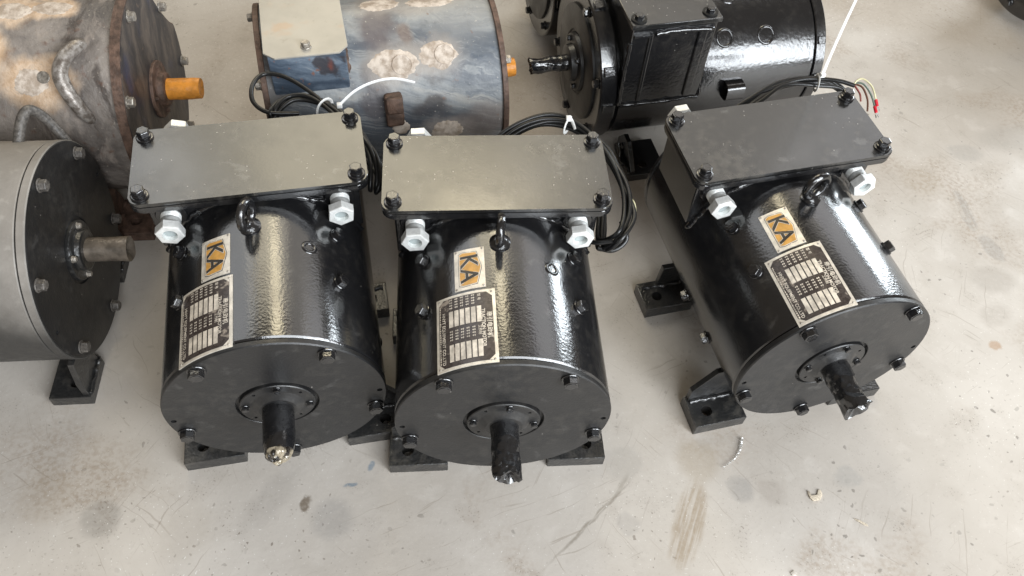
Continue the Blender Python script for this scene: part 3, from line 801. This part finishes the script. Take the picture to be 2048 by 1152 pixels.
def rusty_motor():
    x, y, yaw, R, H = -.887, 1.4901, 1.7268, .2422, .2822; Rb = .2345
    t = thing('rusty_motor', 'rust brown and sooty motor at upper left with orange taped shaft', 'electric motor', (x, y, 0), yaw)
    tan = []
    for a, yy, ry, rr in ((-4, .235, .055, .045), (-3, .150, .050, .030), (-46, .175, .075, .055), (-30, .27, .04, .05), (12, .20, .12, .03)):
        p, n = cyl_pt(a, yy, Rb, H); tan.append((tuple(p), (rr, ry, rr)))
    mt = rusty(tan)
    bm = bmesh.new(); lathe(bm, [(0, .02), (Rb, .02), (Rb, .70), (0, .70)], 128, 'y', (0, 0, H)); obj('housing', finish(bm, 'housing', mt), t)
    bm = bmesh.new(); outline = []
    for i in range(144):
        th = 2.5 * i; r = R
        if 4 < th < 52: r = R * (1 - .16 * math.sin(math.pi * (th - 4) / 48) ** .5)
        outline.append((r * math.cos(R_(th)), r * math.sin(R_(th))))
    prism(bm, outline, 0, .0205, .0015, Matrix.Translation((0, .0205, H)) @ Matrix.Rotation(R_(90), 4, 'X'))
    obj('flange', finish(bm, 'flange', M['rust_brown']), t)
    bm = bmesh.new(); prism(bm, [(px * .985, pz * .985) for px, pz in outline], 0, .003, .001, Matrix.Translation((0, .0015, H)) @ Matrix.Rotation(R_(90), 4, 'X')); obj('end_plate', finish(bm, 'end_plate', dark_face()), t)
    bm = bmesh.new(); lathe(bm, [(0, .002), (.066, .002), (.0675, 0), (.0675, -.006), (.066, -.008), (.045, -.008), (.042, -.010), (.040, -.022), (.036, -.024), (0, -.024)], 72, 'y', (0, 0, H)); obj('bearing_cap', finish(bm, 'bearing_cap', M['rust_brown']), t)
    for px, pz in ((-.021, .500), (.180, .385), (-.189, .405), (.10, .075), (-.20, .17), (.21, .20)): bolt(t, (px, -.0015, pz), (0, -1, 0), .020, .012, .003, mat=M['steel_bolt'])
    for a in (75, 165, 255, 345): bolt(t, (.055 * math.cos(R_(a)), -.008, H + .055 * math.sin(R_(a))), (0, -1, 0), .009, .005, .0015, mat=M['rust_brown'], name='cap_bolt')
    film_shaft(t, H, -.022, -.100, .0255, M['orange'], .05, 4.0, taper=.97)
    pts = []
    for (a, yy, rr) in ((-26, .078, -.004), (-29, .086, .012), (-36, .104, .026), (-43, .112, .030), (-51, .103, .026), (-60, .086, .014), (-66, .076, -.002)):
        p, n = cyl_pt(a, yy, Rb + rr, H); pts.append(p)
    bm = bmesh.new(); tube(bm, smoothpath(pts, 8), lambda q: .0155 * (1 - .35 * abs(2 * q - 1) ** 3), 18, lump=.05, lscale=30); obj('lifting_handle', finish(bm, 'lifting_handle', M['bar'], 70), t)
    p, n = cyl_pt(-43.5, .158, Rb, H); bm = bmesh.new(); lathe(bm, [(0, -.002), (.013, -.002), (.013, .0015), (.0115, .0022), (0, .0022)], 28, 'z'); obj('plug_disc', finish(bm, 'plug_disc', M['steel_bolt']), t, p, dirq(n, 0))
    for i, (a, yy, ru, rv) in enumerate(((-3, .150, .042, .022), (-5, .232, .040, .026), (-46, .185, .035, .030))): blob(t, a, yy, ru, rv, .0018, Rb, H, 20 + i * 3.1, M['cement'])
    for s in (-1, 1):
        foot_parts(t, s, .05, .15, .14, M['rust_brown'], .235, .12, .030, H, Rb, 'efoot')
rusty_motor()

# ------------------------------------------------------------------ blue-grey worn motor, top middle
def blue_motor():
    x, y, yaw, R, H, L = -.1039, 1.7119, 1.8687, .2104, .2499, .5603; Rb = .202
    t = thing('worn_blue_motor', 'worn blue grey motor with brown flanges, filler patches and bare metal cover', 'electric motor', (x, y, 0), yaw)
    bm = bmesh.new(); lathe(bm, [(0, .010), (Rb, .010), (Rb, L - .01), (0, L - .01)], 128, 'y', (0, 0, H)); obj('housing', finish(bm, 'housing', bluegrey()), t)
    for y0, y1 in ((0, .013), (L - .013, L)):
        bm = bmesh.new(); lathe(bm, [(0, y0), (R - .001, y0), (R, y0 + .001), (R, y1 - .001), (R - .001, y1), (0, y1)], 128, 'y', (0, 0, H)); f = obj('flange', finish(bm, 'flange', M['rust_brown']), t)
    for a in range(15, 375, 60):
        bolt(t, (.19 * math.cos(R_(a)), 0, H + .19 * math.sin(R_(a))), (0, -1, 0), .018, .011, .003, mat=M['steel_bolt'])
        bolt(t, (.19 * math.cos(R_(a)), L, H + .19 * math.sin(R_(a))), (0, 1, 0), .018, .011, .003, mat=M['steel_bolt'])
    bm = bmesh.new(); lathe(bm, [(0, .002), (.06, .002), (.06, -.008), (.035, -.010), (0, -.010)], 60, 'y', (0, 0, H)); obj('bearing_cap', finish(bm, 'bearing_cap', M['rust_brown']), t)
    film_shaft(t, H, -.008, -.062, .0245, M['orange'], .04, 6.0, taper=.95)
    # terminal box with bare cover
    zt = .478; x0, x1, y0, y1 = -.172, .14, .362, .538
    bm = bmesh.new(); box(bm, (x0 + .012, y0 + .004, .30), (x1, y1 - .004, zt - .004), .004)
    bx = obj('terminal_box', finish(bm, 'terminal_box', bluebox()), t)
    pts = [(x0 + .004, y0 + .018), (x0 + .026, y0 - .002), (x1 + .01, y0 - .002), (x1 + .01, y1 + .003), (x0 + .026, y1 + .003), (x0 + .004, y1 - .020)]
    bm = bmesh.new(); prism(bm, pts, zt - .004, zt, .0008); cv = obj('cover', finish(bm, 'cover', bare_cover()), t)
    bolt(t, (x0 + .034, .449, zt), (0, 0, 1), .017, .010, .003, mat=M['steel_bolt'])
    weld(t, [(x0 + .016, y0 + .002, .355), (x0 + .03, y0 + .001, .385), (x0 + .06, y0 + .001, .415), (x0 + .10, y0 + .001, .436)], .006, M['rust_brown'])
    for i, (a, yy, ru, rv, th) in enumerate(((-41, .262, .058, .036, .0024), (-38, .158, .046, .034, .0022), (9, .272, .05, .030, .0022), (7, .150, .062, .026, .0022), (-91, .150, .040, .03, .006), (-84, .262, .022, .02, .005))):
        blob(t, a, yy, ru, rv, th, Rb, H, 40 + i * 2.7, M['cement'])
    for a, yy in ((-42, .243), (-38, .142)):
        p, n = cyl_pt(a, yy, Rb + .0015, H); bm = bmesh.new(); lathe(bm, [(.0225, -.003), (.0235, .0020), (.0220, .0026), (.0205, .0016), (0, .0014)], 40, 'z'); obj('plug_disc', finish(bm, 'plug_disc', M['cement']), t, p, dirq(n, 0))
    # lug
    p, n = cyl_pt(-69, .274, Rb, H)
    bm = bmesh.new(); box(bm, (-.038, -.021, -.012), (.036, .021, .024), .006, 3)
    tmp = bmesh.new(); box(tmp, (-.004, -.019, .018), (.034, .019, .034), .004); merge(bm, tmp)
    for v in bm.verts: v.co += Vector((noise.noise(v.co * 70), noise.noise(v.co * 70 + Vector((5, 0, 0))), noise.noise(v.co * 60 + Vector((0, 5, 0))))) * .003
    q = Matrix.Rotation(R_(-69), 4, 'Y').to_quaternion(); obj('lug', finish(bm, 'lug', M['rust_brown'], 50), t, p, q)
    for s in (-1, 1):
        for k, yy in enumerate((.06, .42)): foot_parts(t, s, yy, yy + .08, yy + .07, M['rust_brown'], .225, .11, .030, H, Rb, 'ffoot%d' % k)
blue_motor()

# ------------------------------------------------------------------ large black motor, top right
def big_black(name, label, x, y, yaw, full=True):
    R, H, L = .2004, .2401, .6062; Rb = .1925
    t = thing(name, label, 'electric motor', (x, y, 0), yaw)
    bm = bmesh.new(); lathe(bm, [(0, .046), (Rb - .012, .046), (Rb - .012, .052), (Rb, .056), (Rb, L - .030), (Rb - .002, L - .028), (0, L - .028)], 128, 'y', (0, 0, H)); obj('housing', finish(bm, 'housing', M['bigblack']), t)
    bm = bmesh.new(); lathe(bm, [(0, .001), (R - .010, .001), (R - .004, 0), (R, .003), (R, .040), (R - .003, .044), (0, .044)], 128, 'y', (0, 0, H)); obj('flange', finish(bm, 'flange', M['bigblack']), t)
    bm = bmesh.new(); lathe(bm, [(0, L - .028), (Rb + .004, L - .028), (Rb + .006, L - .026), (Rb + .006, L - .002), (Rb + .004, L), (0, L)], 128, 'y', (0, 0, H)); obj('end_ring', finish(bm, 'end_ring', M['bigblack']), t)
    bm = bmesh.new(); lathe(bm, [(0, .002), (.150, .002), (.150, -.004), (.144, -.006), (.085, -.006), (.082, -.002), (.078, -.002), (.074, -.012), (.050, -.014), (.046, -.028), (.040, -.030), (0, -.030)], 96, 'y', (0, 0, H)); obj('end_plate', finish(bm, 'end_plate', M['disc']), t)
    for a in range(20, 380, 60): bolt(t, (.175 * math.cos(R_(a)), .0005, H + .175 * math.sin(R_(a))), (0, -1, 0), .019, .010, .003)
    for a in range(40, 400, 90): bolt(t, (.062 * math.cos(R_(a)), -.013, H + .062 * math.sin(R_(a))), (0, -1, 0), .012, .007, .002, name='cap_bolt')
    film_shaft(t, H, -.026, -.128, .0215, M['film'], .24, 11.0, taper=1.0)
    for a in (60, 12, 88):
        p, n = cyl_pt(a, .022, R, H); bm = bmesh.new(); box(bm, (-.012, -.014, -.004), (.012, .014, .006), .002); obj('flange_lug', finish(bm, 'flange_lug', M['bigblack']), t, p, Matrix.Rotation(R_(a), 4, 'Y').to_quaternion())
        p, n = cyl_pt(a - 6, L - .014, Rb + .006, H); bm = bmesh.new(); box(bm, (-.010, -.010, -.004), (.010, .010, .005), .002); obj('ring_lug', finish(bm, 'ring_lug', M['bigblack']), t, p, Matrix.Rotation(R_(a - 6), 4, 'Y').to_quaternion())
    if not full:
        for s in (-1, 1):
            foot_parts(t, s, .11, .22, .20, M['bigblack'], .225, .10, .022, H, Rb, 'hfoot')
        return t
    # terminal box
    xb, y0, y1, zt = .198, .050, .262, .490
    bm = bmesh.new(); box(bm, (-.14, y0, .25), (xb, y1, zt - .012), .004); b = obj('terminal_box', finish(bm, 'terminal_box', M['bigblack']), t)
    bm = bmesh.new(); box(bm, (-.15, y0 - .005, zt - .012), (xb + .006, y1 + .006, zt), .002); c = obj('cover', finish(bm, 'cover', M['cover']), t)
    for yy in (y0 + .018, y1 - .018):
        obj('cover_bolt', bolt_mesh(.019, .010, .003, M['bolt'], 'cover_bolt'), c, (xb - .018, yy, zt), dirq((0, 0, 1)))
        bm = bmesh.new(); lathe(bm, [(.0125, 0), (.0185, 0), (.0185, .003), (.0125, .003)], 28, 'z', close=True); obj('washer', finish(bm, 'washer', M['hole']), c, (xb - .018, yy, zt + .0003))
    for yy, w in ((.098, .010), (.228, .022)):
        bm = bmesh.new(); box(bm, (xb - .002, yy - w / 2, .262), (xb + .006, yy + w / 2, zt - .026), .003); obj('rib', finish(bm, 'rib', M['bigblack']), b)
    bm = bmesh.new(); box(bm, (xb - .002, y0 + .004, zt - .034), (xb + .009, y0 + .05, zt - .028), .0015); obj('ledge', finish(bm, 'ledge', M['bigblack']), b)
    for pts in ([(xb + .001, y0, .252), (xb + .002, .15, .250), (xb + .001, y1, .252)], [(xb - .002, y1 + .002, .255), (xb - .02, y1 + .003, .32), (xb - .06, y1 + .003, .375), (xb - .10, y1 + .003, .405)], [(xb + .002, y0 - .001, .255), (xb + .002, y0 - .001, .35), (xb + .002, y0 - .001, .44)], [(xb + .002, y0 + .06, zt - .03), (xb + .002, .16, zt - .026), (xb + .002, y1 - .01, zt - .03)]):
        weld(b, pts, .0055)
    for a, yy in ((45, .33), (46, .442), (12, .36)):
        p, n = cyl_pt(a, yy, Rb, H); bm = bmesh.new(); lathe(bm, [(.016, -.002), (.018, .0012), (.0205, .0018), (.023, .0008), (.025, -.002)], 36, 'z'); obj('plug_ring', finish(bm, 'plug_ring', M['bigblack'], 70), t, p, dirq(n, 0))
    weld(t, [cyl_pt(8, .27, Rb, H)[0], cyl_pt(9, .40, Rb, H)[0], cyl_pt(8, .52, Rb, H)[0]], .006)
    # arched cable clip on the near side
    bm = bmesh.new(); path = []
    for i in range(15):
        s = i / 14; ang = math.pi * s
        cc_, ss_ = math.cos(ang), math.sin(ang); path.append((.021 * math.copysign(abs(cc_) ** .55, cc_), .028 * abs(ss_) ** .5))
    th = .003; rows = []
    for (px, pz) in path:
        k = 1 + th / .024
        rows.append([bm.verts.new(v) for v in ((px, -.024, pz), (px, .024, pz), (px * k, .024, pz * k + .0005), (px * k, -.024, pz * k + .0005))])
    for A, B in zip(rows, rows[1:]):
        for j in range(4): bm.faces.new((A[j], A[(j + 1) % 4], B[(j + 1) % 4], B[j]))
    bm.faces.new(rows[0]); bm.faces.new(rows[-1][::-1])
    p, n = cyl_pt(84, .358, Rb - .002, H); obj('cable_clip', finish(bm, 'cable_clip', M['bigblack'], 40), t, p, Matrix.Rotation(R_(84), 4, 'Y').to_quaternion())
    for s in (-1, 1):
        foot_parts(t, s, .110, .218, .120, M['bigblack'], .232, .10, .022, H, Rb, 'gfoot', .010); foot_parts(t, s, .44, .545, .535, M['bigblack'], .232, .10, .022, H, Rb, 'grfoot')
    weld(t, [(.19, .105, .024), (.16, .106, .026), (.13, .106, .05)], .006)
    return t
big_black('wet_black_motor', 'large wet-looking black motor with tall terminal box and wrapped shaft pointing left', .1196, 1.7864, -1.2726)
big_black('background_motor', 'black motor half out of frame behind the large black motor, only its round end showing', -.0116, 2.214, -1.27, False)
big_black('corner_motor', 'black rounded machine end just entering the top right corner', 1.5945, 2.4925, -1.0, False)

# ------------------------------------------------------------------ cables
def loc2w(t, pts):
    mw = Matrix.Translation(t.location) @ Matrix.Rotation(t.rotation_euler[2], 4, 'Z')
    return [mw @ Vector(p) for p in pts]
def cable_coil(label, motor, loops, r=.0048, seed=1, extra=()):
    rnd = random.Random(seed)
    t = thing('cable_coil', label, 'cable', motor.location, motor.rotation_euler[2], 'black cable coils by the terminal boxes')
    for base, cnt, jit in loops:
        for k in range(cnt):
            off = Vector((rnd.uniform(-jit, jit), rnd.uniform(-jit, jit), rnd.uniform(-jit * .6, jit * .6)))
            pts = [Vector(p) + off + Vector((rnd.uniform(-1, 1), rnd.uniform(-1, 1), rnd.uniform(-1, 1))) * jit * .45 for p in base]
            bm = bmesh.new(); tube(bm, smoothpath(pts, 8, True), r, 10, True); obj('cable_loop', finish(bm, 'cable_loop', M['rubber'], 80), t)
    for pts in extra:
        bm = bmesh.new(); tube(bm, smoothpath(pts, 8), r, 10); obj('cable_lead', finish(bm, 'cable_lead', M['rubber'], 80), t)
    return t
def zip_tie(parent, ring_c, ring_n, rad, tail, w=.0042):
    t = bpy.data.objects.new('tmp', None)
    n = Vector(ring_n).normalized(); a = n.orthogonal().normalized(); b = n.cross(a)
    bm = bmesh.new(); tube(bm, [Vector(ring_c) + (a * math.cos(i * .3142) + b * math.sin(i * .3142)) * rad for i in range(20)], w * .8, 8, True, flat=.5)
    tmp = bmesh.new(); hd = Vector(tail[0]); box(tmp, (-.0055, -.0055, -.0045), (.0055, .0055, .0045), .001); merge(bm, tmp, Matrix.Translation(hd))
    tube(bm, smoothpath(tail, 8), lambda s: w * (1 - .25 * s), 8, flat=.32)
    bpy.data.objects.remove(t)
    return obj('cable_tie', finish(bm, 'cable_tie', M['nylon'], 60), parent)
loopB = [(.02, .575, .40), (.06, .600, .425), (.12, .618, .432), (.18, .598, .430), (.232, .530, .425), (.258, .440, .420), (.262, .370, .412), (.236, .315, .400), (.214, .335, .350), (.226, .42, .325), (.232, .50, .32), (.17, .585, .35), (.07, .585, .375)]
cB = cable_coil('black cable coil wrapped round the right end of the middle motor\'s terminal box', mB, [(loopB, 5, .010)], seed=2,
                extra=[[(.225, .31, .40), (.200, .318, .385), (.185, .335, .37), (.178, .36, .35)], [(.250, .36, .40), (.262, .335, .375), (.235, .318, .36), (.205, .325, .36)]])
zip_tie(cB, (.165, .604, .432), (.8, -.5, 0), .017, [(.165, .603, .452), (.172, .60, .448), (.178, .585, .438)], .005)
loopA = [(.035, .595, .42), (.07, .630, .43), (.11, .630, .432), (.155, .595, .43), (.20, .530, .425), (.226, .470, .415), (.236, .425, .40), (.226, .40, .37), (.225, .44, .34), (.225, .50, .33), (.17, .575, .36), (.07, .59, .39)]
cA = cable_coil('black cable coil with long curved white tie behind the leftmost motor\'s cover', mA, [(loopA, 4, .010)], seed=5,
                extra=[[(.09, .60, .42), (.03, .60, .43), (.000, .625, .44), (.000, .665, .45), (.022, .700, .45), (.06, .692, .45), (.10, .660, .445), (.14, .615, .435), (.17, .57, .42)]])
w = loc2w(mA, [(0, 0, 0)])[0]
def to_local(t, p):
    mw = Matrix.Translation(t.location) @ Matrix.Rotation(t.rotation_euler[2], 4, 'Z'); return mw.inverted() @ Vector(p)
zip_tie(cA, (.145, .597, .430), (.6, -.7, 0), .022, [to_local(mA, q) for q in ((-.392, 1.296, .456), (-.365, 1.327, .470), (-.330, 1.355, .475), (-.290, 1.378, .470), (-.248, 1.393, .452))])
loopC = [(-.02, .560, .41), (.05, .590, .432), (.12, .612, .440), (.20, .606, .440), (.25, .590, .435), (.262, .545, .42), (.24, .51, .39), (.23, .46, .35), (.22, .50, .34), (.17, .57, .36), (.06, .575, .38)]
cC = cable_coil('black cable coil behind the right motor\'s cover with coloured wire ends and upright white tie', mC, [(loopC, 4, .008)], seed=9,
                extra=[[(.06, .60, .435), (.15, .612, .445), (.20, .602, .450), (.240, .580, .456), (.268, .560, .455)]])
t0, t1 = to_local(mC, (.611, 1.425, .490)), None
zip_tie(cC, (.200, .602, .440), (.9, -.3, 0), .018, [(.205, .600, .463), (.208, .605, .52), (.213, .610, .60), (.218, .612, .70), (.222, .613, .80)], .0042)
E0 = Vector((.266, .562, .455))
wires = [('yellow_wire', [(0, 0, 0), (.008, .004, .010), (.020, .000, .014), (.032, -.022, .008), (.036, -.046, -.010)], True), ('green_wire', [(0, 0, 0), (.010, 0, .005), (.020, -.010, .006), (.028, -.034, -.004), (.030, -.058, -.018)], True),
         ('brown_wire', [(0, 0, 0), (.006, -.003, .003), (.014, -.016, .003), (.018, -.040, -.010), (.010, -.064, -.022)], False), ('red_wire', [(0, 0, 0), (.002, -.008, .0), (.004, -.026, -.004), (-.004, -.046, -.006)], False)]
for nm, pts, fer in wires:
    bm = bmesh.new(); P = smoothpath([E0 + Vector(p) for p in pts], 6); tube(bm, P, .0021, 8); wo = obj('wire', finish(bm, 'wire', M[nm], 80), cC)
    if fer:
        d = (P[-1] - P[-4]).normalized(); bm = bmesh.new(); rod(bm, P[-1] - d * .002, P[-1] + d * .014, .0036, 12, .001); obj('ferrule', finish(bm, 'ferrule', M['ferrule']), wo)
        s = d.cross(Vector((0, 0, 1))).normalized(); bm = bmesh.new(); e = P[-1] + d * .013
        tube(bm, [e, e + d * .004 + s * .003, e + d * .012 + s * .0032], .0012, 6); tube(bm, [e, e + d * .004 - s * .003, e + d * .012 - s * .0032], .0012, 6); obj('fork_terminal', finish(bm, 'fork_terminal', M['tin']), wo)
EB = Vector((.262, .43, .395))
for nm, pts in (('yellow_wire', [(0, 0, 0), (.010, -.004, .006), (.022, -.018, .004), (.026, -.034, -.008)]), ('red_wire', [(0, 0, 0), (.010, -.012, .0), (.018, -.028, -.008)]), ('green_wire', [(0, 0, 0), (.014, -.006, .002), (.022, -.03, -.012)])):
    bm = bmesh.new(); tube(bm, smoothpath([EB + Vector(p) for p in pts], 6), .0019, 8); obj('wire', finish(bm, 'wire', M[nm], 80), cB)

# ------------------------------------------------------------------ litter on the floor
bm = bmesh.new(); pth = smoothpath([(.533, .841, .0045), (.530, .826, .0045), (.524, .808, .0045), (.510, .788, .0045), (.484, .767, .0045)], 30); hel = []
for i, p in enumerate(pth):
    rr = .0032 * (1 - .75 * (i / len(pth)) ** 3); a = i * .95
    hel.append(p + Vector((math.cos(a) * rr, 0, math.sin(a) * rr)))
tube(bm, hel, .0008, 5)
tag(obj('metal_shaving', finish(bm, 'metal_shaving', M['tin'], 60)), 'thin silver spiral shaving on the floor in front of the right motor', 'metal shaving')
def chip(label, loc, outline, th, mat, rz):
    bm = bmesh.new(); prism(bm, outline, 0, th, .0006)
    for v in bm.verts: v.co.z += .0012 * abs(noise.noise(v.co * 160))
    return tag(obj('chip', finish(bm, 'chip', mat, 40), None, (loc[0], loc[1], .0004), (0, 0, rz)), label, 'chip')
chip('pale tan U-shaped chip lying on the bare floor at lower right', (.679, .722, 0), [(-.016, .010), (-.012, .012), (-.010, .000), (.004, .002), (.008, .014), (.014, .013), (.015, .002), (.008, -.008), (-.008, -.011), (-.014, -.004)], .003, M['chip'], .1)
chip('small narrow tan splinter on the floor right of the U-shaped chip', (.768, .674, 0), [(-.016, .004), (-.004, .003), (.010, -.003), (.014, -.007), (.004, -.006), (-.010, .000)], .002, M['chip'], -.1)
chip('tiny pale chip at the bottom edge below the right motor', (.610, .553, 0), [(-.006, .004), (.003, .006), (.006, .001), (.002, -.005), (-.005, -.003)], .002, M['plate'], .3)
